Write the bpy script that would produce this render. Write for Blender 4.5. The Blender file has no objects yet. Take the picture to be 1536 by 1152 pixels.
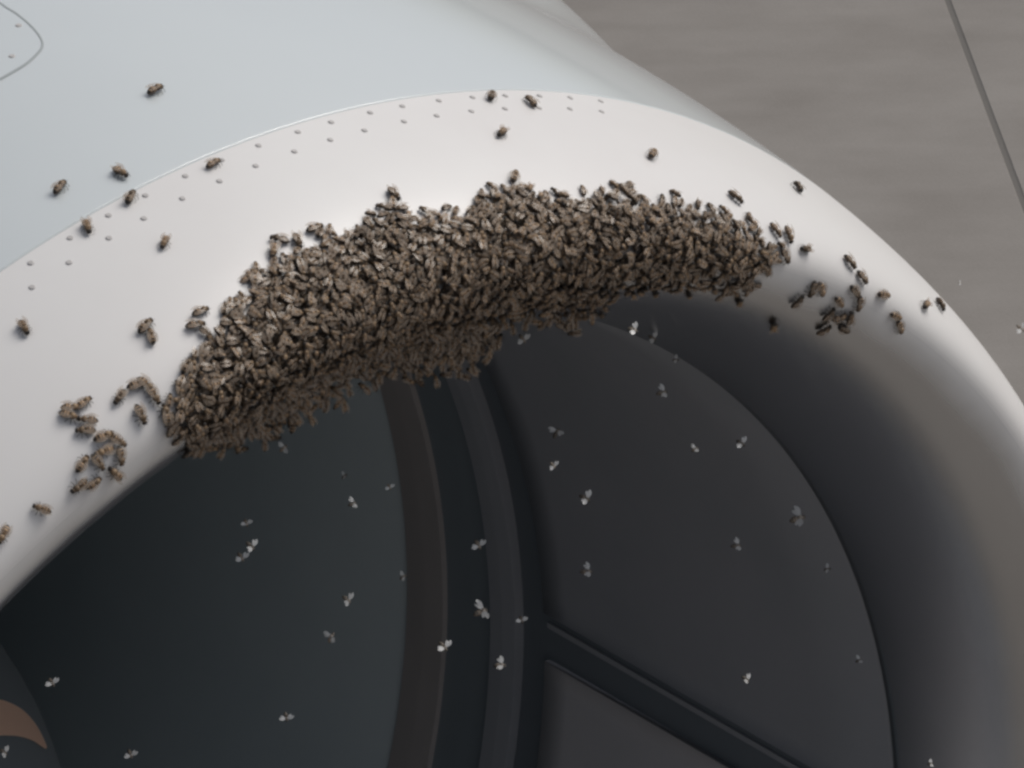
import bpy, bmesh, math, random
import numpy as np
from mathutils import Vector, Matrix
from mathutils.bvhtree import BVHTree

random.seed(11)
rng = np.random.default_rng(11)
SC = bpy.context.scene
COL = SC.collection

# ------------------------------------------------------------------ camera
R = 0.67                      # radius of the intake highlight, metres
HUB = 1.36                    # height of the engine axis above the apron
F = 7171.5                    # focal length in pixels of a 1536 px wide picture
c_cam = Vector((-0.07242, 0.82816, 4.61431))       # intake centre seen from the camera (right, down, forward), in R
a_cam = Vector((-0.675837, -0.302439, 0.672142)).normalized()
pitch = math.atan(0.302439 / 0.672142)
up_cam = Vector((0, -math.cos(pitch), -math.sin(pitch)))
x_cam = a_cam.cross(up_cam)
def dir_w(p):                 # camera (right, down, forward) direction -> world
    p = Vector(p)
    return Vector((p.dot(x_cam), p.dot(a_cam), p.dot(up_cam)))
def pt_w(p):
    return dir_w(Vector(p) - c_cam) * R + Vector((0, 0, HUB))
EYE = pt_w((0, 0, 0))
cam = bpy.data.cameras.new('camera')
cam.sensor_width = 36.0
cam.lens = F / 1536 * 36.0
cam.clip_start = 0.05
cam.clip_end = 3000
cam_o = bpy.data.objects.new('camera', cam)
COL.objects.link(cam_o)
m = Matrix((dir_w((1, 0, 0)), dir_w((0, -1, 0)), dir_w((0, 0, -1)))).transposed().to_4x4()
m.translation = EYE
cam_o.matrix_world = m
SC.camera = cam_o
def ray(px, py):
    return dir_w(((px - 768) / F, (py - 576) / F, 1.0)).normalized()

# ------------------------------------------------------------------ light
SUN_EL, SUN_AZ = math.radians(56), math.radians(-12)     # azimuth from +X (outboard) towards +Y (aft)
sdir = Vector((math.cos(SUN_EL) * math.cos(SUN_AZ), math.cos(SUN_EL) * math.sin(SUN_AZ), math.sin(SUN_EL)))
W = bpy.data.worlds.new('World'); SC.world = W; W.use_nodes = True
nt = W.node_tree; nt.nodes.clear()
sky = nt.nodes.new('ShaderNodeTexSky'); sky.sky_type = 'NISHITA'; sky.sun_disc = False
sky.sun_elevation = SUN_EL; sky.sun_rotation = math.radians(90) - SUN_AZ
sky.air_density = 1.0; sky.dust_density = 4.0; sky.ozone_density = 1.0
hs = nt.nodes.new('ShaderNodeHueSaturation'); hs.inputs['Saturation'].default_value = 0.42
bg = nt.nodes.new('ShaderNodeBackground'); bg.inputs['Strength'].default_value = 0.075
wo = nt.nodes.new('ShaderNodeOutputWorld')
nt.links.new(sky.outputs[0], hs.inputs['Color']); nt.links.new(hs.outputs[0], bg.inputs[0]); nt.links.new(bg.outputs[0], wo.inputs[0])
sl = bpy.data.lights.new('sun', 'SUN'); sl.energy = 1.4; sl.angle = math.radians(35); sl.color = (1.0, 0.96, 0.9)
so = bpy.data.objects.new('sun', sl); COL.objects.link(so)
so.rotation_euler = sdir.to_track_quat('Z', 'Y').to_euler(); so.location = (0, 0, 20)
vs = SC.view_settings
vs.view_transform = 'Standard'; vs.look = 'None'; vs.gamma = 1.0; vs.use_curve_mapping = False
vs.exposure = 0.18
SC.cycles.filter_width = 2.8          # the photograph is a soft, low-resolution frame

# ------------------------------------------------------------------ materials
def mat(name, col, rough=0.5, metal=0.0, coat=0.0, noise=None, bump=0.0, coatr=0.08, spec=0.5, cior=1.5):
    """noise = (scale, amount, colour2): patchy dirt / tone variation in object space"""
    M = bpy.data.materials.new(name); M.use_nodes = True
    N, L = M.node_tree.nodes, M.node_tree.links
    b = N['Principled BSDF']
    b.inputs['Base Color'].default_value = (*col, 1); b.inputs['Roughness'].default_value = rough
    b.inputs['Metallic'].default_value = metal; b.inputs['Coat Weight'].default_value = coat
    b.inputs['Coat Roughness'].default_value = coatr
    b.inputs['Coat IOR'].default_value = cior
    b.inputs['Specular IOR Level'].default_value = spec
    if noise:
        tc = N.new('ShaderNodeTexCoord')
        n = N.new('ShaderNodeTexNoise'); n.inputs['Scale'].default_value = noise[0]; n.inputs['Detail'].default_value = 6
        n.inputs['Roughness'].default_value = 0.6
        rp = N.new('ShaderNodeValToRGB'); rp.color_ramp.elements[0].position = 0.35; rp.color_ramp.elements[1].position = 0.7
        rp.color_ramp.elements[0].color = (0, 0, 0, 1); rp.color_ramp.elements[1].color = (noise[1],) * 3 + (1,)
        mx = N.new('ShaderNodeMix'); mx.data_type = 'RGBA'
        mx.inputs['A'].default_value = (*col, 1); mx.inputs['B'].default_value = (*noise[2], 1)
        L.new(tc.outputs['Object'], n.inputs['Vector']); L.new(n.outputs['Fac'], rp.inputs[0])
        L.new(rp.outputs[0], mx.inputs['Factor']); L.new(mx.outputs['Result'], b.inputs['Base Color'])
        if bump:
            bp = N.new('ShaderNodeBump'); bp.inputs['Strength'].default_value = bump; bp.inputs['Distance'].default_value = 0.002
            L.new(n.outputs['Fac'], bp.inputs['Height']); L.new(bp.outputs[0], b.inputs['Normal'])
    return M
M_cowl = mat('cowl_paint', (0.665, 0.712, 0.725), 0.35, coat=1.0, noise=(2.5, 0.7, (0.62, 0.665, 0.68)), coatr=0.10, cior=2.1)
M_lip = mat('lip_skin', (0.775, 0.765, 0.755), 0.42, noise=(3.5, 0.8, (0.71, 0.685, 0.675)), coat=0.25, coatr=0.2, cior=1.6)
M_inner = mat('inner_lip_metal', (0.58, 0.585, 0.59), 0.27, metal=1.0, noise=(4.0, 0.5, (0.50, 0.49, 0.485)))
def fade_paint(M, d0, d1):            # the white paint of the lip blends into bare metal over a few millimetres behind the highlight
    N, L = M.node_tree.nodes, M.node_tree.links; b = N['Principled BSDF']
    tc = N.new('ShaderNodeTexCoord'); sx = N.new('ShaderNodeSeparateXYZ'); L.new(tc.outputs['Object'], sx.inputs[0])
    n = N.new('ShaderNodeTexNoise'); n.inputs['Scale'].default_value = 14; L.new(tc.outputs['Object'], n.inputs['Vector'])
    ad = N.new('ShaderNodeMath'); ad.operation = 'MULTIPLY_ADD'; ad.inputs[1].default_value = 0.006
    L.new(n.outputs['Fac'], ad.inputs[0]); L.new(sx.outputs['Y'], ad.inputs[2])
    mr = N.new('ShaderNodeMapRange'); mr.interpolation_type = 'SMOOTHSTEP'
    mr.inputs['From Min'].default_value = d0 + 0.003; mr.inputs['From Max'].default_value = d1 + 0.003; L.new(ad.outputs[0], mr.inputs['Value'])
    old = b.inputs['Base Color'].links[0].from_socket
    mx = N.new('ShaderNodeMix'); mx.data_type = 'RGBA'; mx.inputs['A'].default_value = (0.765, 0.755, 0.745, 1)
    L.new(old, mx.inputs['B']); L.new(mr.outputs[0], mx.inputs['Factor']); L.new(mx.outputs['Result'], b.inputs['Base Color'])
    mm = N.new('ShaderNodeMath'); mm.operation = 'MULTIPLY'; mm.inputs[1].default_value = 1.0
    L.new(mr.outputs[0], mm.inputs[0]); L.new(mm.outputs[0], b.inputs['Metallic'])
fade_paint(M_inner, -0.001, 0.009)
M_rivet = mat('rivet_metal', (0.52, 0.50, 0.49), 0.5, metal=0.1)
M_gap = mat('sealant_grey', (0.55, 0.57, 0.575), 0.8)
M_liner = mat('liner_grey', (0.32, 0.325, 0.35), 0.6, noise=(5.0, 0.7, (0.26, 0.28, 0.30)))
M_strip = mat('rub_strip_grey', (0.42, 0.385, 0.37), 0.65, noise=(9.0, 0.6, (0.33, 0.305, 0.295)))
M_dark = mat('recess_black', (0.19, 0.22, 0.24), 0.7)
M_back = mat('backing_dark', (0.14, 0.16, 0.18), 0.7)
M_liner_lit = mat('liner_skylit_grey', (0.50, 0.485, 0.505), 0.6, noise=(5.0, 0.6, (0.43, 0.43, 0.44)))  # skylight on the up-facing lower panel painted in as a paler grey
M_case = mat('fan_case_grey', (0.40, 0.45, 0.465), 0.65, noise=(3.0, 0.7, (0.32, 0.37, 0.39)))
M_blade = mat('blade_metal', (0.36, 0.40, 0.42), 0.6, metal=0.1, noise=(6.0, 0.5, (0.31, 0.35, 0.37)))
M_spin = mat('spinner_grey', (0.20, 0.225, 0.24), 0.6)
M_orange = mat('spiral_paint', (0.92, 0.60, 0.44), 0.5)

def concrete():
    M = bpy.data.materials.new('concrete'); M.use_nodes = True
    N, L = M.node_tree.nodes, M.node_tree.links; b = N['Principled BSDF']; b.inputs['Roughness'].default_value = 0.9
    g = N.new('ShaderNodeNewGeometry')
    n1 = N.new('ShaderNodeTexNoise'); n1.inputs['Scale'].default_value = 3.0; n1.inputs['Detail'].default_value = 8; n1.inputs['Roughness'].default_value = 0.62
    rx_ = dir_w((1, 0, 0))
    vr = N.new('ShaderNodeVectorRotate'); vr.rotation_type = 'Z_AXIS'; vr.inputs['Angle'].default_value = -math.atan2(rx_.y, rx_.x)
    mp = N.new('ShaderNodeMapping'); mp.inputs['Scale'].default_value = (2.0, 8.0, 1)
    n2 = N.new('ShaderNodeTexNoise'); n2.inputs['Scale'].default_value = 1.6; n2.inputs['Detail'].default_value = 5
    n3 = N.new('ShaderNodeTexNoise'); n3.inputs['Scale'].default_value = 160; n3.inputs['Detail'].default_value = 3
    L.new(g.outputs['Position'], n1.inputs['Vector']); L.new(g.outputs['Position'], vr.inputs['Vector']); L.new(vr.outputs[0], mp.inputs['Vector']); L.new(mp.outputs[0], n2.inputs['Vector'])
    L.new(g.outputs['Position'], n3.inputs['Vector'])
    a = N.new('ShaderNodeMath'); a.operation = 'MULTIPLY_ADD'; a.inputs[1].default_value = 0.45
    L.new(n2.outputs['Fac'], a.inputs[0]); L.new(n1.outputs['Fac'], a.inputs[2])
    a2 = N.new('ShaderNodeMath'); a2.operation = 'MULTIPLY_ADD'; a2.inputs[1].default_value = 0.35
    L.new(n3.outputs['Fac'], a2.inputs[0]); L.new(a.outputs[0], a2.inputs[2])
    rp = N.new('ShaderNodeValToRGB')
    rp.color_ramp.elements[0].position = 0.75; rp.color_ramp.elements[0].color = (0.196, 0.180, 0.165, 1)
    rp.color_ramp.elements[1].position = 1.5; rp.color_ramp.elements[1].color = (0.245, 0.228, 0.212, 1)
    sc_ = N.new('ShaderNodeMath'); sc_.operation = 'MULTIPLY'; sc_.inputs[1].default_value = 0.78
    rp.color_ramp.elements[0].position = 0.5; rp.color_ramp.elements[1].position = 0.85
    L.new(a2.outputs[0], sc_.inputs[0]); L.new(sc_.outputs[0], rp.inputs[0]); L.new(rp.outputs[0], b.inputs['Base Color'])
    bp = N.new('ShaderNodeBump'); bp.inputs['Strength'].default_value = 0.25; bp.inputs['Distance'].default_value = 0.002
    L.new(n3.outputs['Fac'], bp.inputs['Height']); L.new(bp.outputs[0], b.inputs['Normal'])
    return M
M_conc = concrete()
M_joint = mat('joint_sealant', (0.13, 0.122, 0.113), 0.9)

# bees: attribute "bee" colour on the mesh, brightness shifted bee by bee
def bee_mat():
    M = bpy.data.materials.new('bee_body'); M.use_nodes = True
    N, L = M.node_tree.nodes, M.node_tree.links; b = N['Principled BSDF']
    at = N.new('ShaderNodeAttribute'); at.attribute_name = 'shade'
    oi = N.new('ShaderNodeObjectInfo')
    ti = N.new('ShaderNodeAttribute'); ti.attribute_name = 'tint'
    ad = N.new('ShaderNodeMath'); ad.operation = 'ADD'
    fr = N.new('ShaderNodeMath'); fr.operation = 'FRACT'
    L.new(oi.outputs['Random'], ad.inputs[0]); L.new(ti.outputs['Fac'], ad.inputs[1]); L.new(ad.outputs[0], fr.inputs[0])
    mr = N.new('ShaderNodeMapRange'); mr.inputs['To Min'].default_value = 0.48; mr.inputs['To Max'].default_value = 1.5
    L.new(fr.outputs[0], mr.inputs['Value'])
    hv = N.new('ShaderNodeHueSaturation'); L.new(at.outputs['Color'], hv.inputs['Color']); L.new(mr.outputs[0], hv.inputs['Value'])
    L.new(hv.outputs[0], b.inputs['Base Color']); b.inputs['Roughness'].default_value = 0.5
    return M
M_bee = bee_mat()
def wing_mat(name, col, alpha):
    M = bpy.data.materials.new(name); M.use_nodes = True
    N, L = M.node_tree.nodes, M.node_tree.links; b = N['Principled BSDF']
    b.inputs['Base Color'].default_value = (*col, 1); b.inputs['Roughness'].default_value = 0.16
    b.inputs['Alpha'].default_value = alpha
    return M
M_wing = wing_mat('bee_wing', (0.40, 0.32, 0.25), 0.36)
M_wing_fly = wing_mat('bee_wing_spread', (0.85, 0.85, 0.84), 0.62)  # paler than the folded wings: sky brightness put into the colour

# ------------------------------------------------------------------ helpers
def link(name, me, material, parent=None):
    o = bpy.data.objects.new(name, me)
    if material is not None and not me.materials: me.materials.append(material)
    COL.objects.link(o)
    if parent is not None: o.parent = parent
    return o
def mesh(name, verts, faces, smooth=True):
    me = bpy.data.meshes.new(name); me.from_pydata([tuple(v) for v in verts], [], faces)
    if smooth:
        me.polygons.foreach_set('use_smooth', [True] * len(me.polygons))
    me.update()
    return me
def tag(o, label=None, cat=None, group=None, kind=None):
    if label: o['label'] = label
    if cat: o['category'] = cat
    if group: o['group'] = group
    if kind: o['kind'] = kind
    return o
def rev(profile, n=180, a0=0.0, a1=2 * math.pi, close_profile=False):
    """surface of revolution about the engine axis (+Y through the origin of the engine), profile = [(y, r)] in units of R"""
    full = abs(a1 - a0 - 2 * math.pi) < 1e-6
    cnt = n if full else n + 1
    V, Fc = [], []
    for i in range(cnt):
        t = a0 + (a1 - a0) * i / n
        for (y, r) in profile: V.append((r * R * math.cos(t), y * R, r * R * math.sin(t)))
    k = len(profile); kk = k if close_profile else k - 1
    for i in range(n):
        i2 = (i + 1) % cnt
        for j in range(kk):
            j2 = (j + 1) % k
            Fc.append((i * k + j, i2 * k + j, i2 * k + j2, i * k + j2))
    if not full and close_profile:
        Fc.append(tuple(range(k - 1, -1, -1))); Fc.append(tuple((cnt - 1) * k + j for j in range(k)))
    return V, Fc
def P(y, r, t): return Vector((r * R * math.cos(t), y * R, r * R * math.sin(t)))

# ------------------------------------------------------------------ apron (ground)
me = mesh('ground', [(-1500, -1500, -0.05), (1500, -1500, -0.05), (1500, 1500, -0.05), (-1500, 1500, -0.05)], [(0, 1, 2, 3)], False)
ground = tag(link('ground', me, M_conc), kind='structure')
# one joint of the slab grid runs through two points seen at the right of the picture
def on_ground(px, py):
    d = ray(px, py); s = -EYE.z / d.z
    return EYE + d * s
g0, g1 = on_ground(1421, 0), on_ground(1540, 318)
jd = (g1 - g0); jd.z = 0; jd.normalize(); jn = Vector((-jd.y, jd.x, 0))
SLAB, GAP = 4.5, 0.009
apron = bpy.data.objects.new('apron', None); COL.objects.link(apron); tag(apron, kind='structure')
apron.location = (g0.x, g0.y, 0); apron.rotation_euler = (0, 0, math.atan2(jd.y, jd.x))
h = (SLAB - GAP) / 2
bm = bmesh.new(); bmesh.ops.create_cube(bm, size=1.0)
bmesh.ops.scale(bm, vec=(2 * h, 2 * h, 0.044), verts=bm.verts)
bmesh.ops.translate(bm, vec=(0, 0, -0.022), verts=bm.verts)
bmesh.ops.bevel(bm, geom=[e for e in bm.edges if all(v.co.z > -0.01 for v in e.verts)], offset=0.003, segments=1, affect='EDGES')
slab_me = bpy.data.meshes.new('concrete_slab'); bm.to_mesh(slab_me); bm.free(); slab_me.materials.append(M_conc)
for i in range(-6, 7):
    for j in range(-6, 6):
        o = link('concrete_slab', slab_me, None, apron)
        o.location = (2.1 + i * SLAB, (j + 0.5) * SLAB, random.uniform(-0.001, 0.001))
        o.rotation_euler = (0, 0, 0)
V, Fc = [], []
ext = SLAB * 6.6
def strip(x0, y0, x1, y1, z):
    k = len(V); V.extend([(x0, y0, z), (x1, y0, z), (x1, y1, z), (x0, y1, z)]); Fc.append((k, k + 1, k + 2, k + 3))
for j in range(-6, 7): strip(-ext, j * SLAB - 0.0085, ext, j * SLAB + 0.0085, -0.003)
for i in range(-6, 6): strip(2.1 + (i + 0.5) * SLAB - 0.0085, -ext, 2.1 + (i + 0.5) * SLAB + 0.0085, ext, -0.006)
link('joint_sealant', mesh('joint_sealant', V, Fc, False), M_joint, apron)

# ------------------------------------------------------------------ jet engine
eng = bpy.data.objects.new('jet_engine', None); COL.objects.link(eng); eng.location = (0, 0, HUB)
tag(eng, 'white jet engine nacelle with wide dark intake and riveted lip', 'engine')
LO, DRO, LI, DRI = 1.3193, 0.18964, 0.31, 0.125
TS = 0.5449                                     # seam between lip and cowl
outer = lambda t: (LO * (1 - math.cos(t)), 1 + DRO * math.sin(t))
inner = lambda t: (LI * (1 - math.cos(t)), 1 - DRI * math.sin(t))
seam_y, seam_r = outer(TS)
# lip skin: from the seam, over the highlight, to the throat
prof = []
e = 0.0012
prof.append((seam_y, seam_r - 0.012)); prof.append((seam_y, seam_r - 0.0012)); prof += [outer(TS - q) for q in (0.0014, 0.002, 0.0026)]
prof += [outer(TS * (1 - k / 24) - 0.003 * (1 - k / 24)) for k in range(1, 24)]
prof += [(0, 1.0)]
TI = 0.03
prof += [inner(TI * k / 6) for k in range(1, 7)]
V, Fc = rev(prof, 288)
lip = link('intake_lip', mesh('intake_lip', V, Fc), M_lip, eng)
tag(lip, 'bright smooth intake lip ring')
TE = 1.29
prof = [inner(TI + (TE - TI) * k / 40) for k in range(41)]
prof.append((inner(TE)[0] + 0.001, inner(TE)[1] + 0.01))
V, Fc = rev(prof, 288)
inner_lip = link('inner_lip_skin', mesh('inner_lip_skin', V, Fc), M_inner, eng)
tag(inner_lip, 'grey metal inner face of the intake lip')
V, Fc = rev([(seam_y - 0.004, seam_r - 0.0045), (seam_y - 0.0004, seam_r - 0.0016), (seam_y + 0.002, seam_r - 0.0006), (seam_y + 0.008, seam_r - 0.003)], 288)
link('seam_sealant', mesh('seam_sealant', V, Fc), M_gap, eng)
# cowl behind the lip, swelling again further aft
def sm(q): q = max(0.0, min(1.0, q)); return q * q * (3 - 2 * q)
def bump(y, t):                                  # a fairing swells the outboard side of the cowl
    return 0.05 * sm((y - 0.5) / 0.3) * sm((math.radians(FAIR) - t) / math.radians(26)) * sm((t + math.radians(60)) / math.radians(50))
FAIR = 82
prof = [(seam_y + 0.0014, seam_r - 0.012), (seam_y + 0.0014, seam_r - 0.0012)] + [(outer(TS + q)[0], outer(TS + q)[1]) for q in (0.0028, 0.0034, 0.0040, 0.005)]
for k in range(1, 91):
    y, r = outer(TS + 0.006 + (1.5708 - TS - 0.006) * k / 90); prof.append((y, r))
prof += [(1.9, 1.19), (2.4, 1.175), (2.9, 1.12), (3.3, 1.04), (3.3, 1.0)]
V, Fc = rev(prof, 288)
for i, (x, y, z) in enumerate(V):
    t = math.atan2(z, x); b_ = bump(y / R, t) * R
    V[i] = (x + b_ * math.cos(t), y, z + b_ * math.sin(t))
cowl = link('cowl', mesh('cowl', V, Fc), M_cowl, eng)
tag(cowl, 'pale blue white cowl skin')
prof = [(3.28, 1.0), (3.25, 0.97), (2.6, 0.97), (2.5, 0.965)]
V, Fc = rev(prof, 96); link('exhaust_duct', mesh('exhaust_duct', V, Fc), M_dark, eng)
V, Fc = rev([(2.6, 0.2), (2.6, 0.70), (3.3, 0.66), (4.2, 0.45), (4.2, 0.40)], 96); link('core_cowl', mesh('core_cowl', V, Fc), M_blade, eng)
V, Fc = rev([(3.9, 0.36), (4.3, 0.28), (4.8, 0.02)], 64); link('exhaust_cone', mesh('exhaust_cone', V, Fc), M_blade, eng)
# pylon on top, well behind the frame
bm = bmesh.new()
ring = [(0.0, 1.75), (0.05, 1.95), (0.075, 2.6), (0.06, 3.6), (0.0, 4.4), (-0.06, 3.6), (-0.075, 2.6), (-0.05, 1.95)]
lo = [bm.verts.new((x * R, y * R, 0.95 * R)) for x, y in ring]; hi = [bm.verts.new((x * R, (y + 0.8) * R, 1.6 * R)) for x, y in ring]
for k in range(8): bm.faces.new((lo[k], lo[(k + 1) % 8], hi[(k + 1) % 8], hi[k]))
bm.faces.new(hi); bm.faces.new(lo[::-1])
me = bpy.data.meshes.new('pylon'); bm.to_mesh(me); bm.free(); link('pylon', me, M_cowl, eng)

# surfaces used to seat bees, rivets and panel fittings
def bvh_of(*objs):
    V, Fc = [], []
    for o in objs:
        k = len(V); V += [v.co + eng.location for v in o.data.vertices]; Fc += [tuple(i + k for i in p.vertices) for p in o.data.polygons]
    return BVHTree.FromPolygons(V, Fc)
SKIN = bvh_of(lip, inner_lip, cowl)
def seat(px, py):
    d = ray(px, py); loc, n, _, _ = SKIN.ray_cast(EYE, d)
    if loc is None: return None
    rel = loc - eng.location
    rr = math.hypot(rel.x, rel.z)
    if n.dot(d) > 0: n = -n
    return loc, n, d, rel.y / R, rr / R
def cyl_hit(px, py, r):
    d = ray(px, py); o = EYE - eng.location
    A = d.x ** 2 + d.z ** 2; B = 2 * (d.x * o.x + d.z * o.z); C = o.x ** 2 + o.z ** 2 - (r * R) ** 2
    s = (-B + math.sqrt(B * B - 4 * A * C)) / (2 * A); p = o + d * s
    return p.y / R, math.atan2(p.z, p.x)

# rivets: two staggered rows round the lip just ahead of the seam
bm = bmesh.new()
bmesh.ops.create_cone(bm, cap_ends=True, segments=10, radius1=0.0021, radius2=0.0015, depth=0.0006)
riv_me = bpy.data.meshes.new('rivet'); bm.to_mesh(riv_me); bm.free(); riv_me.materials.append(M_rivet)
NR = 160
_s = seat(900, 145)[0]; TH_R = math.atan2(_s.z - HUB, _s.x)
for row, ts in ((0, TS - 0.017), (1, TS - 0.052)):
    y, r = outer(ts); y2, r2 = outer(ts + 0.01)
    for k in range(NR):
        t = 2 * math.pi * (k + 0.5 * row + random.uniform(-.06, .06)) / NR
        if not (TH_R < t < TH_R + math.radians(200)): continue          # filled and painted over on the outboard side
        n = Vector(((y2 - y) * math.cos(t), -(r2 - r), (y2 - y) * math.sin(t))).normalized()
        o = link('rivet', riv_me, None, lip)
        o.location = P(y, r, t) + n * 0.0004
        o.rotation_euler = n.to_track_quat('Z', 'Y').to_euler()

# access panel with rounded end, outlined by a thin groove, near the top left
def skin_off(px, py, off):
    s = seat(px, py); return s[0] + s[1] * off - eng.location
pan_pts = [(-120, -78), (-60, -42), (0, 5), (26, 22), (48, 41), (61, 58), (63, 71), (53, 84), (38, 97), (18, 109), (0, 119), (-60, 150), (-120, 178), (-150, 184), (-168, 172), (-176, 150), (-190, -60), (-186, -84), (-170, -98), (-150, -96), (-120, -78)]
def spline(pts, n=6):
    out = []
    for i in range(len(pts) - 1):
        p0 = pts[max(i - 1, 0)]; p1 = pts[i]; p2 = pts[i + 1]; p3 = pts[min(i + 2, len(pts) - 1)]
        for k in range(n):
            t = k / n
            out.append(tuple(0.5 * ((2 * p1[q]) + (-p0[q] + p2[q]) * t + (2 * p0[q] - 5 * p1[q] + 4 * p2[q] - p3[q]) * t * t + (-p0[q] + 3 * p1[q] - 3 * p2[q] + p3[q]) * t ** 3) for q in (0, 1)))
    return out + [pts[-1]]
path = [Vector(p) for p in spline(pan_pts)]
V, Fc = [], []
for i, p in enumerate(path):
    tg = (path[min(i + 1, len(path) - 1)] - path[max(i - 1, 0)]).normalized(); nn = Vector((-tg.y, tg.x))
    for w_, off in ((-1.9, 0.0002), (-1.2, 0.0006), (1.2, 0.0006), (1.9, 0.0002)): V.append(skin_off(*(p + nn * w_), off))
    if i: k = 4 * i; Fc += [(k - 4 + q, k + q, k + 1 + q, k - 3 + q) for q in range(3)]
M_groove = mat('groove_grey', (0.36, 0.39, 0.40), 0.8)
V2, F2 = [], []
cen = Vector((-60, 55))
hub_i = 0
for i, p in enumerate(path):
    for s_ in (0.0, 0.35, 0.7, 1.0):
        q = cen.lerp(p, s_); V2.append(skin_off(q.x, q.y, 0.0003))
    if i: k = 4 * i; F2 += [(k - 4 + q, k + q, k + 1 + q, k - 3 + q) for q in range(3)]
panel = link('access_panel', mesh('access_panel', V2, F2), M_cowl, eng)
link('panel_seal', mesh('panel_seal', V, Fc), M_groove, panel)
for (px, py) in ((28, 39), (18, 85), (-30, 10), (-40, 112)):
    s = seat(px, py); o = link('screw', riv_me, None, panel); o.scale = (1.1,) * 3
    o.location = s[0] + s[1] * 0.0006 - eng.location; o.rotation_euler = s[1].to_track_quat('Z', 'Y').to_euler()

# acoustic liner panels, split by axial splices
TH = 1 - DRI
lr = lambda y: TH + 0.045 * min(1, max(0, (y - LI) / 0.6)) if y > LI else inner(math.acos(1 - y / LI))[1] + 0.003 * (LI - y) / (LI - inner(TE)[0])
_, th_s = cyl_hit(1024, 1040, 0.895)
_, th_l = cyl_hit(940, 1070, 0.895)
PAN_Y0, PAN_Y1 = inner(TE)[0] + 0.002, 0.832
gapw = th_s - th_l
print('gap', gapw, 'fair', math.degrees(math.atan2(seat(925, 95)[0].z - HUB, seat(925, 95)[0].x)))
for k in range(3):
    a0 = th_s + 2 * math.pi * k / 3 - (2 * math.pi / 3) + 0.0; a1 = th_s + 2 * math.pi * k / 3 - gapw
    pr = [(PAN_Y0, lr(PAN_Y0))] + [(PAN_Y0 + (PAN_Y1 - PAN_Y0) * (q / 20) ** 1.5, lr(PAN_Y0 + (PAN_Y1 - PAN_Y0) * (q / 20) ** 1.5)) for q in range(1, 21)]
    pr += [(PAN_Y1, lr(PAN_Y1) + 0.0075), (PAN_Y0, lr(PAN_Y0) + 0.0075)]
    V, Fc = rev(pr, 64, a0, a1, True)
    me = mesh('liner_panel', V, Fc)
    lo_ = link('liner_panel', me, M_liner_lit if k == 0 else M_liner, eng)
    if k == 0: tag(lo_, 'liner panel below the dark splice, skylight painted in as paler grey')
    # splice cover strip inside the gap
    am = a1 + gapw * 0.72
    pr = [(LI, lr(LI) + 0.005), (PAN_Y1, lr(PAN_Y1) + 0.005), (PAN_Y1, lr(PAN_Y1) + 0.0075), (LI, lr(LI) + 0.0075)]
    V, Fc = rev(pr, 3, am - 0.004, am + 0.004, True)
    link('splice_strip', mesh('splice_strip', V, Fc, False), M_liner, eng)
V, Fc = rev([(PAN_Y0 + (LI - PAN_Y0) * q / 6, lr(PAN_Y0 + (LI - PAN_Y0) * q / 6) + 0.008) for q in range(7)] + [(PAN_Y1, lr(PAN_Y1) + 0.008), (0.886, 0.93)], 192)
link('duct_backing', mesh('duct_backing', V, Fc), M_back, eng)
def ring(name, y0, y1, r0, r1, material):
    V, Fc = rev([(y0, r0 + 0.02), (y0, r0), ((y0 + y1) / 2, (r0 + r1) / 2 - 0.001), (y1, r1), (y1, r1 + 0.02)], 360)
    return link(name, mesh(name, V, Fc, name == 'fan_case'), material, eng)      # flat bands with crisp corners
ring('fan_case_flange', 0.886, 0.93, 0.915, 0.915, M_liner)
ring('fan_case_groove', 0.9245, 1.03, 0.928, 0.928, M_dark)
ring('rub_strip', 1.022, 1.095, 0.92, 0.926, M_strip)
ring('fan_case', 1.0945, 2.45, 0.928, 0.945, M_case)

# fan: wide twisted blades round a hub, dark spinner with an orange spiral mark
FY = 2.15
def blade_mesh():
    V, Fc = [], []
    NS, NC = 12, 8
    for i in range(NS + 1):
        s = i / NS; r = 0.30 + (0.91 - 0.30) * s
        stag = math.radians(28 + 36 * s); chord = 0.24 + 0.10 * math.sin(s * 2.2); lean = 0.10 * s * s
        for side in (1, -1):
            for j in range(NC + 1):
                q = j / NC; u = (q - 0.5) * chord
                th = 0.010 * (1 - s * 0.6) * math.sin(math.pi * min(1, q * 0.92 + 0.04)) + 0.0012
                cam_ = 0.035 * math.sin(math.pi * q)
                du, dn = u, cam_ + side * th
                ax = du * math.cos(stag) - dn * math.sin(stag); tg = du * math.sin(stag) + dn * math.cos(stag)
                ang = (tg + lean) / r
                V.append(P(FY + ax, r, ang))
    w = 2 * (NC + 1)
    for i in range(NS):
        for j in range(NC):
            k = i * w + j; Fc.append((k, k + 1, k + w + 1, k + w))
            k = i * w + NC + 1 + j; Fc.append((k + 1, k, k + w, k + w + 1))
        for j, j2 in ((0, NC + 1), (NC, 2 * NC + 1)):
            k = i * w; f = (k + j, k + w + j, k + w + j2, k + j2); Fc.append(f if j == 0 else f[::-1])
    for j in range(NC):
        k = NS * w + j; Fc.append((k, k + 1, k + NC + 2, k + NC + 1))
    return mesh('fan_blade', V, Fc)
bme = blade_mesh(); bme.materials.append(M_blade)
NB = 24
for k in range(NB):
    o = link('fan_blade', bme, None, eng); o.rotation_euler = (0, 2 * math.pi * (k + 0.3) / NB, 0)
SP_Y0, SP_Y1, SP_R = 0.60, 1.20, 0.335
def sp(q): return (SP_Y0 + (SP_Y1 - SP_Y0) * q, SP_R * (math.sin(q * math.pi / 2) ** 0.85))
V, Fc = rev([sp(0.002 + 0.998 * (k / 30) ** 1.4) for k in range(31)] + [(2.3, SP_R)], 96)
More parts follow.
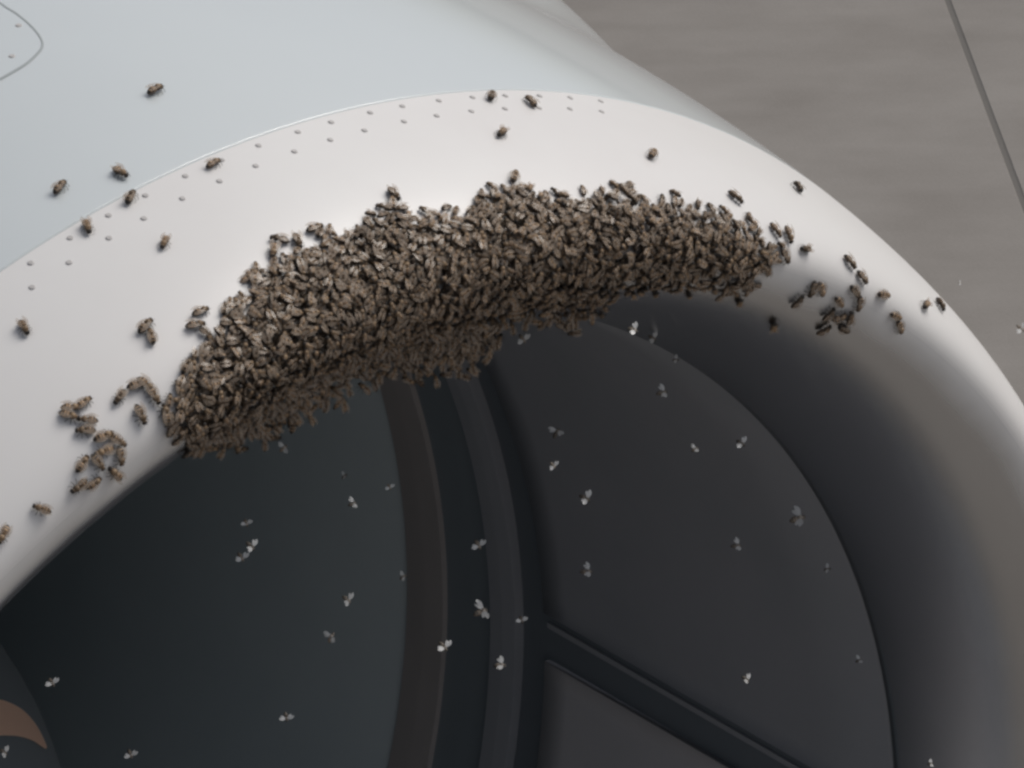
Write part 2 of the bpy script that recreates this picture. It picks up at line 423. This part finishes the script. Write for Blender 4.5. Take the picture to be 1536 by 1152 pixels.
spin = link('spinner', mesh('spinner', V, Fc), M_spin, eng)
spin_bvh = bvh_of(spin)
pts = [(-150, 1120, 26), (-110, 1092, 29), (-70, 1079, 30), (-30, 1076, 29), (0, 1078, 27), (22, 1084, 22), (40, 1094, 15), (55, 1107, 8), (68, 1123, 1.5)]
V, Fc = [], []
pp = [(spline([(a, b) for a, b, c in pts], 4)[i], np.interp(i / 4, range(len(pts)), [c for a, b, c in pts])) for i in range(4 * (len(pts) - 1) + 1)]
row = []
for i, (p, w_) in enumerate(pp):
    q0, q1 = pp[max(i - 1, 0)][0], pp[min(i + 1, len(pp) - 1)][0]
    tg = Vector((q1[0] - q0[0], q1[1] - q0[1])).normalized(); nn = Vector((-tg.y, tg.x)); r_ = []
    for k in (-1, -0.5, 0, 0.5, 1):
        x, y = p[0] + nn.x * k * w_, p[1] + nn.y * k * w_
        loc, n_, _, _ = spin_bvh.ray_cast(EYE, ray(x, y))
        r_.append(None if loc is None else loc + (n_ if n_.dot(ray(x, y)) < 0 else -n_) * 0.0008 - eng.location)
    row.append(r_)
for i in range(len(row) - 1):
    for k in range(4):
        q = [row[i][k], row[i][k + 1], row[i + 1][k + 1], row[i + 1][k]]
        if None in q: continue
        b0 = len(V); V += q; Fc.append((b0, b0 + 1, b0 + 2, b0 + 3))
print('spiral faces', len(Fc), 'of', 4 * (len(row) - 1))
tag(link('spiral_mark', mesh('spiral_mark', V, Fc), M_orange, spin), 'orange crescent painted on the spinner')
V, Fc = rev([(2.45, 0.0), (2.45, 0.95)], 96); link('stator_disc', mesh('stator_disc', V, Fc), M_dark, eng)

# ------------------------------------------------------------------ bees
BL = 1.0
def bee_geometry(fly=False):
    """one honeybee along +X (head forward), back towards +Z, feet at z = 0; returns body and two wings (verts, faces, colours)"""
    V, Fc, C = [], [], []
    def lathe(st, n=8, colf=None):
        k0 = len(V)
        for (x, r, z, sq) in st:
            for j in range(n):
                t = 2 * math.pi * j / n
                V.append((x, r * math.cos(t), z + r * sq * math.sin(t))); C.append(colf(x, math.sin(t)))
        for i in range(len(st) - 1):
            for j in range(n):
                a, b = k0 + i * n + j, k0 + i * n + (j + 1) % n
                Fc.append((a, b, b + n, a + n))
        Fc.append(tuple(k0 + j for j in range(n))[::-1]); Fc.append(tuple(k0 + (len(st) - 1) * n + j for j in range(n)))
    dark, tan, amber, fuzz = (0.022, 0.016, 0.012), (0.44, 0.295, 0.175), (0.27, 0.165, 0.09), (0.215, 0.145, 0.085)
    if fly: dark, tan, amber, fuzz = (0.09, 0.08, 0.07), (0.34, 0.29, 0.23), (0.22, 0.17, 0.13), (0.32, 0.28, 0.24)  # skylit look of flying bees put into paler body colours
    xs = [-7.3, -6.8, -6.0, -5.2, -5.0, -4.2, -4.0, -3.2, -3.0, -2.2, -1.9, -1.1, -0.7]
    rs = [0.2, 0.9, 1.5, 1.9, 2.0, 2.15, 2.2, 2.25, 2.25, 2.05, 1.9, 1.25, 0.6]
    st = [(x, r, 2.5 - 0.25 * max(0, -x - 4) + 0.0, 0.92) for x, r in zip(xs, rs)]
    cols = [dark, dark, dark, tan, dark, dark, tan, amber, dark, amber, tan, dark, dark]
    cm = {round(x, 2): c for x, c in zip(xs, cols)}
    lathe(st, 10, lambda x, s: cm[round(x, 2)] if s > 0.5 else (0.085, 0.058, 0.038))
    th = [(-1.0, 0.7, 2.75, 1), (-0.5, 1.6, 2.85, 1), (0.4, 2.0, 2.95, 1), (1.4, 1.95, 2.9, 1), (2.2, 1.4, 2.8, 1), (2.6, 0.6, 2.7, 1)]
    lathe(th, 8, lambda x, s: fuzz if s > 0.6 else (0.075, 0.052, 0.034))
    hd = [(2.4, 0.6, 2.6, 1), (2.8, 1.45, 2.45, 1), (3.5, 1.6, 2.3, 1), (4.1, 1.1, 2.1, 1), (4.4, 0.4, 1.9, 1)]
    lathe(hd, 8, lambda x, s: dark if x > 2.9 else fuzz)
    def limb(pts, r):
        k0 = len(V)
        for p in pts:
            for j in range(3):
                t = 2 * math.pi * j / 3; V.append((p[0] + r * math.cos(t), p[1], p[2] + r * math.sin(t))); C.append(dark)
        for i in range(len(pts) - 1):
            for j in range(3):
                a, b = k0 + 3 * i + j, k0 + 3 * i + (j + 1) % 3; Fc.append((a, b, b + 3, a + 3))
    for s in (-1, 1):
        if fly:
            for x, dx in ((1.6, 0.2), (0.6, -1.2), (-0.4, -3.0)):
                limb([(x, s * 1.2, 1.7), (x + dx * .5, s * 2.0, 0.9), (x + dx, s * 1.7, -0.6)], 0.2)
        else:
            for x, dx, dy in ((1.7, 1.8, 3.0), (0.7, 0.0, 4.0), (-0.3, -2.4, 3.6)):
                limb([(x, s * 1.2, 1.8), (x + dx * .5, s * (1.2 + dy * .45), 2.3), (x + dx, s * dy, 0.0)], 0.2)
        limb([(4.1, s * 0.5, 2.4), (4.7, s * 0.9, 2.7), (5.2, s * 1.3, 2.2)], 0.1)
    def wing(s, fore, hind):
        W_, Fw = [], []
        def blade(root, tip, width, z0, z1, n=5):
            k0 = len(W_)
            rx, ry = root; tx, ty = tip; L = math.hypot(tx - rx, ty - ry); ux, uy = (tx - rx) / L, (ty - ry) / L; nx, ny = -uy * s, ux * s
            for i in range(n + 1):
                q = i / n; w = width * (math.sin(math.pi * (0.06 + 0.90 * q ** 1.15)) ** 0.75); z = z0 + (z1 - z0) * q + 0.25 * math.sin(math.pi * q)
                W_.append((rx + ux * L * q + nx * w * .35, ry + uy * L * q + ny * w * .35, z))
                W_.append((rx + ux * L * q - nx * w * .65, ry + uy * L * q - ny * w * .65, z - 0.1))
                if i: k = k0 + 2 * i; Fw.append((k - 2, k - 1, k + 1, k) if s > 0 else (k, k + 1, k - 1, k - 2))
        blade(*fore); blade(*hind)
        return W_, Fw
    wings = []
    for s in (-1, 1):
        if fly: wings.append(wing(s, ((0.9, s * 1.3), (-1.2, s * 8.6), 3.6, 4.2, 6.3), ((-0.2, s * 1.3), (-3.6, s * 6.0), 3.0, 4.1, 5.0)))
        else: wings.append(wing(s, ((0.9, s * 1.4), (-7.4, s * 1.7), 2.7, 4.6, 4.4), ((0.1, s * 1.2), (-5.6, s * 1.7), 2.2, 4.4, 4.2)))
    sc = 0.001 * BL
    V = [(x * sc, y * sc, z * sc) for x, y, z in V]
    wings = [([(x * sc, y * sc, z * sc) for x, y, z in w], f) for w, f in wings]
    return (V, Fc, C), wings
def bee_meshes(fly):
    (V, Fc, C), wings = bee_geometry(fly)
    me = mesh('bee', V, Fc); at = me.color_attributes.new('shade', 'FLOAT_COLOR', 'POINT')
    at.data.foreach_set('color', np.array([(*c, 1) for c in C], dtype=np.float32).ravel()); me.materials.append(M_bee)
    wm = []
    for w, f in wings:
        x = mesh('wing', w, f); x.materials.append(M_wing_fly if fly else M_wing); wm.append(x)
    return me, wm
REST, FLY = bee_meshes(False), bee_meshes(True)
def new_bee(kind, mtx, label, group):
    o = bpy.data.objects.new('bee', kind[0]); COL.objects.link(o); o.matrix_world = mtx
    tag(o, label, 'bee', group)
    for w in kind[1]:
        x = bpy.data.objects.new('wing', w); COL.objects.link(x); x.parent = o
    return o
def frame(loc, fwd, nrm, scale=1.0):
    fwd = fwd.normalized(); y = nrm.cross(fwd).normalized(); z = fwd.cross(y)
    mm = Matrix((fwd * scale, y * scale, z * scale)).transposed().to_4x4(); mm.translation = loc
    return mm
def img_dir(ang):
    a = math.radians(ang); return dir_w((math.cos(a), -math.sin(a), 0))
def seated(px, py, ang, lift=0.0, tilt=0.0, scale=1.0, flip=False):
    s = seat(px, py)
    if s is None: return None
    loc, n, d, _, _ = s
    fwd = n.cross(d.cross(img_dir(ang)))
    if fwd.length < 1e-5: fwd = n.orthogonal()
    if fwd.dot(img_dir(ang)) < 0: fwd = -fwd
    return frame(loc + n * lift, fwd, n, scale)

G1 = 'honeybees crawling alone on the engine skin'
LOOSE = [
 (235,138,25,'dark bee alone on the blue white cowl, high above the swarm'),
 (92,283,50,'dark bee on the cowl, the one farthest left above the rivet seam'),
 (183,264,-35,'bee on the cowl just above the rivet seam, heading down right'),
 (197,298,55,'bee sitting across the rivet seam, below the bee heading down right'),
 (132,346,-75,'bee standing upright on the left end of the rivet row'),
 (322,248,25,'slim bee lying along the rivet rows, midway up the seam'),
 (246,369,65,'lone bee on the lip a little below the left rivet rows'),
 (736,147,70,'upright bee on the top of the riveted seam, left of a slanting one'),
 (793,155,-50,'slanting bee at the top of the seam, right of an upright one'),
 (750,204,40,'single bee between the top of the seam and the swarm crest'),
 (977,234,55,'lone bee on the bare lip above the right half of the swarm'),
 (770,267,70,'bee poking up from the highest point of the swarm'),
 (591,297,-45,'pale winged bee perched just above a dip in the swarm top'),
 (474,345,20,'bee just clear of the upper left swarm edge, lying nearly level'),
 (415,362,-8,'level bee on top of an upright one at upper left swarm edge'),
 (409,382,80,'upright bee beneath a level one at upper left swarm edge'),
 (446,368,-70,'upright bee between the level bees at upper left swarm edge'),
 (381,417,85,'upright bee on the left shoulder of the swarm'),
 (38,497,-55,'lone dark bee far out on the left of the lip'),
 (220,490,50,'upper bee of the touching pair out on the white lip'),
 (226,505,-75,'lower bee of the touching pair out on the white lip'),
 (303,469,20,'upper of two level bees stacked beside the left swarm edge'),
 (296,490,8,'lower of two level bees stacked beside the left swarm edge'),
 (361,460,65,'bee leaning out of the left swarm edge, below the stacked pair'),
 (280,548,60,'bee standing clear at the lower left swarm edge'),
 (305,525,75,'slender upright bee hugging the lower left swarm edge'),
 (177,600,60,'small bee alone left of the trio near the swarm tip'),
 (208,578,20,'left bee of the trio by the left tip of the swarm'),
 (221,582,-35,'middle bee of the trio by the left tip of the swarm'),
 (231,598,-52,'right bee of the trio by the left tip of the swarm'),
 (211,627,-65,'bee below the trio, alone on the white lip'),
 (245,618,-80,'upright bee touching the left tip of the swarm'),
 (257,636,65,'lowest bee at the left tip of the swarm, over the lip edge'),
 (128,605,35,'top bee of the small left cluster, heading up right'),
 (110,614,0,'slim bee sticking out left of the small cluster top'),
 (128,632,-5,'second level bee down in the small left cluster'),
 (107,627,-20,'faint bee at the left of the small left cluster'),
 (124,648,0,'plump level bee at the bottom of the small left cluster'),
 (158,655,20,'top left bee of the ring of bees above the lip edge'),
 (178,664,-35,'top right bee of the ring of bees above the lip edge'),
 (151,679,15,'level bee in the middle of the ring above the lip edge'),
 (178,687,-80,'upright bee on the right of the ring above the lip edge'),
 (124,694,55,'bee leaning outward on the left of the ring of bees'),
 (147,697,-55,'brown bee under the level one in the ring of bees'),
 (167,707,-50,'bee at the lower right of the ring, nearest the dark intake'),
 (140,722,42,'brown bee trailing down from the bottom of the ring'),
 (113,731,40,'bee below and left of the ring, alone'),
 (58,763,-20,'lowest whole bee on the left of the lip'),
 (2,806,60,'bee cut off by the left edge of the picture'),
 (1103,301,-40,'pale winged bee just above the right shoulder of the swarm'),
 (1193,283,-50,'bee by the bluish shadow line of the right skyline edge'),
 (1162,350,-50,'pale winged bee at the right tip of the swarm'),
 (1180,357,-75,'dark upright bee next to the pale winged one at right tip'),
 (1203,375,0,'plump level bee alone just right of the swarm'),
 (1175,386,-65,'slim upright bee under the right tip of the swarm'),
 (1273,397,-50,'upper of two pale bees slanting on the right lip'),
 (1291,419,-60,'lower of two pale bees slanting on the right lip'),
 (1323,443,-5,'dark level bee on the bright lip crest at right'),
 (1384,460,60,'left bee of the pair nearest the right skyline'),
 (1408,461,-65,'right bee of the pair nearest the right skyline'),
 (1342,474,-20,'dark bee above another on the grey edge of the right lip'),
 (1347,491,-70,'lower bee of two on the grey edge of the right lip'),
 (1196,447,45,'small bee trailing left of a pair under the right crest'),
 (1214,434,70,'left bee of the pair just under the right lip crest'),
 (1229,434,-75,'right bee of the pair just under the right lip crest'),
 (1160,484,75,'lone brown bee deepest inside the grey right lip'),
 (1280,438,-55,'top bee of the knot of bees inside the right lip'),
 (1285,456,80,'rightmost bee of the knot inside the right lip'),
 (1257,452,-60,'upper left bee of the knot inside the right lip'),
 (1243,466,50,'leftmost bee of the knot inside the right lip'),
 (1259,472,20,'central bee of the knot inside the right lip'),
 (1273,472,75,'bee right of centre in the knot inside the right lip'),
 (1237,490,30,'lowest left bee of the knot inside the right lip'),
 (1266,491,-30,'lowest right bee of the knot inside the right lip'),
]
n_ind = 0
for px, py, ang, lab in LOOSE:
    if random.random() < 0.35: ang += 180
    mm = seated(px, py, ang + random.uniform(-6, 6), scale=random.uniform(0.98, 1.12))
    if mm is None: continue
    new_bee(REST, mm, lab, G1); n_ind += 1

# bees in the air: in front of the dark intake, over the apron
G2 = 'bees flying in front of the engine intake'
AIR = [
 (950,497,-20,.9,'pale flying bee just under the swarm, left of its close neighbour'),
 (979,508,-30,.8,'pale flying bee just under the swarm, right of its close neighbour'),
 (994,591,10,1.0,'pale flying bee alone high in the right half of the intake'),
 (836,650,60,1.0,'pale flying bee in the upper middle, above a smaller speck'),
 (829,699,-50,.7,'small pale flying speck below the one in the upper middle'),
 (1043,675,30,.65,'tiny round speck of a bee left of a slanting flier'),
 (1112,667,-35,.9,'slanting flying bee right of a tiny round speck'),
 (878,750,-30,1.05,'bright flying bee in the middle of the upper liner panel'),
 (1200,780,15,1.5,'largest flying bee with spread wings at the right of the intake'),
 (1105,821,0,1.0,'pale flying bee below and left of the large spread winged one'),
 (881,860,0,1.1,'flat pale flying bee above the dark liner splice'),
 (717,819,-60,.95,'flying bee in the upper part of the dark fan case groove'),
 (722,920,20,1.35,'big bright flying bee with spread wings over the dark groove'),
 (752,1001,0,1.05,'flying bee crossing the pale flange beside the dark groove'),
 (665,973,-50,1.0,'flying bee at the left border of the dark groove'),
 (782,932,-70,.75,'faint bee flying by the corner where splice and flange meet'),
 (519,901,-45,.95,'upper flying bee of two left of the pale rub strip'),
 (500,955,60,.95,'lower flying bee of two left of the pale rub strip'),
 (607,866,30,.7,'faint flying speck over the pale rub strip'),
 (375,821,-45,.9,'right one of two bees flying close together at left'),
 (361,838,-60,.9,'left one of two bees flying close together at left'),
 (369,786,-70,.7,'faint bee flying above the close pair at left'),
 (519,715,40,.6,'faint flier below the left part of the swarm, upper of three'),
 (584,732,-60,.6,'faint flier nearest the rub strip, below the swarm'),
 (529,757,20,.75,'faint flier below the left part of the swarm, lowest of three'),
 (429,1077,-80,.8,'faint upright flying bee near the bottom, left of the rub strip'),
 (195,1132,-70,.8,'faint flying bee at the bottom edge, right of the spinner'),
 (78,1026,-60,.8,'faint flying bee just above the orange spinner mark'),
 (4,1130,-40,.8,'flying bee at the bottom left corner, under the orange mark'),
 (1117,1021,-45,.85,'pale flying bee above the right end of the liner splice'),
 (1289,992,20,.7,'bright tiny flier by the inner edge of the right lip'),
 (1243,855,10,.7,'dim flier below the large spread winged one'),
 (784,510,-55,.9,'bluish bee dropping out of the notch in the swarm'),
 (427,672,40,.8,'bee hanging in the air under the left part of the swarm'),
 (1015,541,0,.6,'dim speck of a bee below the close pair under the swarm'),
 (1396,1147,0,.6,'dim bee at the bottom edge inside the right lip'),
]
for px, py, ang, sc_, lab in AIR:
    d = ray(px, py)
    # in the air a little inside the opening plane of the intake
    depth = random.uniform(-0.02, 0.16) * R
    s = (depth - EYE.y) / d.y
    hit = SKIN.ray_cast(EYE, d)
    if hit[0] is not None: s = min(s, hit[3] - 0.03)        # keep clear of the skin
    loc = EYE + d * s
    fwd = img_dir(ang) + d * random.uniform(-0.5, 0.5)
    nrm = (-d * random.uniform(0.3, 0.9) + Vector((0, 0, 1)) * random.uniform(0.3, 1)).normalized()
    new_bee(FLY, frame(loc, fwd, nrm, 0.66 * sc_), lab, G2); n_ind += 1
for px, py, ang, dist, sc_, lab in ((1531,494,-40,3.3,.9,'grey flying bee at the right edge over the concrete apron'),
                                   (1440,425,0,3.6,.35,'tiny speck of a bee flying over the apron near the skyline')):
    d = ray(px, py)
    new_bee(FLY, frame(EYE + d * dist, img_dir(ang), (-d + Vector((0, 0, .6))).normalized(), sc_ * .66), lab, G2); n_ind += 1

# the swarm: a layered mass clinging to the lip and bearding below it
POLY = np.array([(243,625),(262,585),(300,530),(325,480),(365,440),(385,405),(430,385),(470,365),(500,345),(555,325),(575,308),(610,315),(650,322),(700,305),(725,285),(755,272),(800,280),(850,295),(890,280),(935,278),(975,295),(1020,300),(1060,312),(1110,325),(1140,345),(1170,370),(1178,390),(1160,410),(1135,425),(1105,448),(1070,440),(1030,435),(985,438),(940,445),(900,465),(880,490),(850,505),(815,490),(785,480),(762,500),(755,525),(720,545),(690,560),(640,575),(600,565),(560,570),(520,595),(470,625),(425,655),(380,668),(330,682),(290,692),(266,664)], float)
def poly_dist(p):
    a = POLY; b = np.roll(POLY, -1, 0); e = b - a
    t = np.clip(((p - a) * e).sum(1) / (e * e).sum(1), 0, 1)
    dd = np.linalg.norm(p - a - e * t[:, None], axis=1).min()
    x, y = p; ins = False
    c = ((a[:, 1] > y) != (b[:, 1] > y))
    with np.errstate(divide='ignore', invalid='ignore'):
        xi = a[:, 0] + (y - a[:, 1]) / (b[:, 1] - a[:, 1]) * e[:, 0]
    ins = (np.count_nonzero(c & (x < xi)) % 2) == 1
    return dd if ins else -dd
MM, DEP = [], []
def on_lip(q): return q is not None and q[3] < 0.6 and q[4] > 0.86
for layer, (cnt, mind) in enumerate(((11000, 8.6), (11000, 9.0), (11000, 10.0))):
    taken = {}
    for _ in range(cnt):
        p = np.array([rng.uniform(235, 1185), rng.uniform(262, 692)])
        dd = poly_dist(p) + 3 * math.sin(p[0] / 11.0 + 2 * math.sin(p[1] / 17.0))
        if dd < (-3, 14, 34)[layer]: continue
        if layer == 0 and dd < 26 and rng.random() < 0.75 * (1 - max(dd, 0) / 26): continue     # ragged, thinner fringe
        c0 = (int(p[0] // mind), int(p[1] // mind))
        if any(np.hypot(*(p - q)) < mind for i in (-1, 0, 1) for j in (-1, 0, 1) for q in taken.get((c0[0] + i, c0[1] + j), ())): continue
        s = seat(*p)
        if on_lip(s):
            loc, n, d, yy, rr = s
            k = layer * 0.0030 / max(0.4, -n.dot(d))
            pos = loc - d * k
            nr = (n + Vector(rng.normal(0, 0.12 + 0.10 * layer, 3))).normalized()
            ang = rng.uniform(0, 360) if rng.random() < 0.5 else 80 + rng.normal(0, 45)
        else:
            if rng.random() < 0.35 - 0.1 * layer: continue
            d = ray(*p); hang = 0
            while hang < 140:
                if on_lip(seat(p[0] - 0.25 * hang, p[1] - hang)): break
                hang += 8
            s_ = ((0.03 + 0.15 * min(1.0, hang / 90)) * R - 0.0045 * layer - EYE.y) / d.y
            pos = EYE + d * s_
            nr = (-d * 0.8 + Vector((0, -0.3, 0.0)) + Vector(rng.normal(0, 0.25, 3))).normalized()
            ang = rng.uniform(0, 360) if rng.random() < 0.5 else 90 + rng.normal(0, 40)
        taken.setdefault(c0, []).append(p)
        fwd = nr.cross(d.cross(img_dir(ang)))
        if fwd.dot(img_dir(ang)) < 0: fwd = -fwd
        MM.append(frame(pos, fwd + Vector(rng.normal(0, 0.12, 3)), nr, rng.uniform(0.72, 0.9))); DEP.append((layer, dd))
# bees nearest the viewer stand as individuals, the rest of the mass is one object
n_rest = max(0, 300 - n_ind)
score = np.array([l + (2.5 if l == 0 and dd < 12 else 0) + 0.2 * rng.random() for l, dd in DEP])
order = np.argsort(-score)
G3 = 'bees packed in the swarm on the intake lip'
for k in order[:n_rest]:
    new_bee(REST, MM[k], 'brown bee packed in the outer layer of the dense swarm on the lip', G3)
(bv, bf, bc), bw = bee_geometry(False)
allv = [np.array(bv)] + [np.array(w) for w, f in bw]
offs = np.cumsum([0] + [len(v) for v in allv])
BV = np.concatenate(allv); BF = list(bf) + [tuple(i + offs[1] for i in f) for f in bw[0][1]] + [tuple(i + offs[2] for i in f) for f in bw[1][1]]
nb = len(bf); midx = [0] * nb + [1] * (len(BF) - nb)
rest = order[n_rest:]
VV = np.concatenate([BV @ np.array(MM[k].to_3x3()).T + np.array(MM[k].translation) for k in rest])
ls = np.array([len(f) for f in BF]); fl = np.concatenate([np.array(f) for f in BF])
n = len(rest); nv = len(BV)
me = bpy.data.meshes.new('bee_swarm')
me.vertices.add(len(VV)); me.vertices.foreach_set('co', VV.astype(np.float32).ravel())
loops = (fl[None, :] + (np.arange(n) * nv)[:, None]).ravel()
me.loops.add(len(loops)); me.loops.foreach_set('vertex_index', loops.astype(np.int32))
tot = np.tile(ls, n); st = np.concatenate([[0], np.cumsum(tot)[:-1]])
me.polygons.add(len(tot)); me.polygons.foreach_set('loop_start', st.astype(np.int32)); me.polygons.foreach_set('loop_total', tot.astype(np.int32))
me.materials.append(M_bee); me.materials.append(M_wing)
me.polygons.foreach_set('material_index', np.tile(np.array(midx, np.int32), n)); me.polygons.foreach_set('use_smooth', np.ones(len(tot), bool))
me.update(calc_edges=True); me.validate()
col1 = np.ones((nv, 4), np.float32); col1[:len(bc), :3] = np.array(bc)
at = me.color_attributes.new('shade', 'FLOAT_COLOR', 'POINT'); at.data.foreach_set('color', np.tile(col1, (n, 1)).ravel())
at = me.attributes.new('tint', 'FLOAT', 'POINT'); at.data.foreach_set('value', np.repeat(rng.random(n), nv).astype(np.float32))
sw = bpy.data.objects.new('bee_swarm', me); COL.objects.link(sw)
tag(sw, 'dense brown swarm of bees clinging to the intake lip', 'bees', None, 'stuff')
print('bees individual', n_ind + n_rest, 'swarm', n)
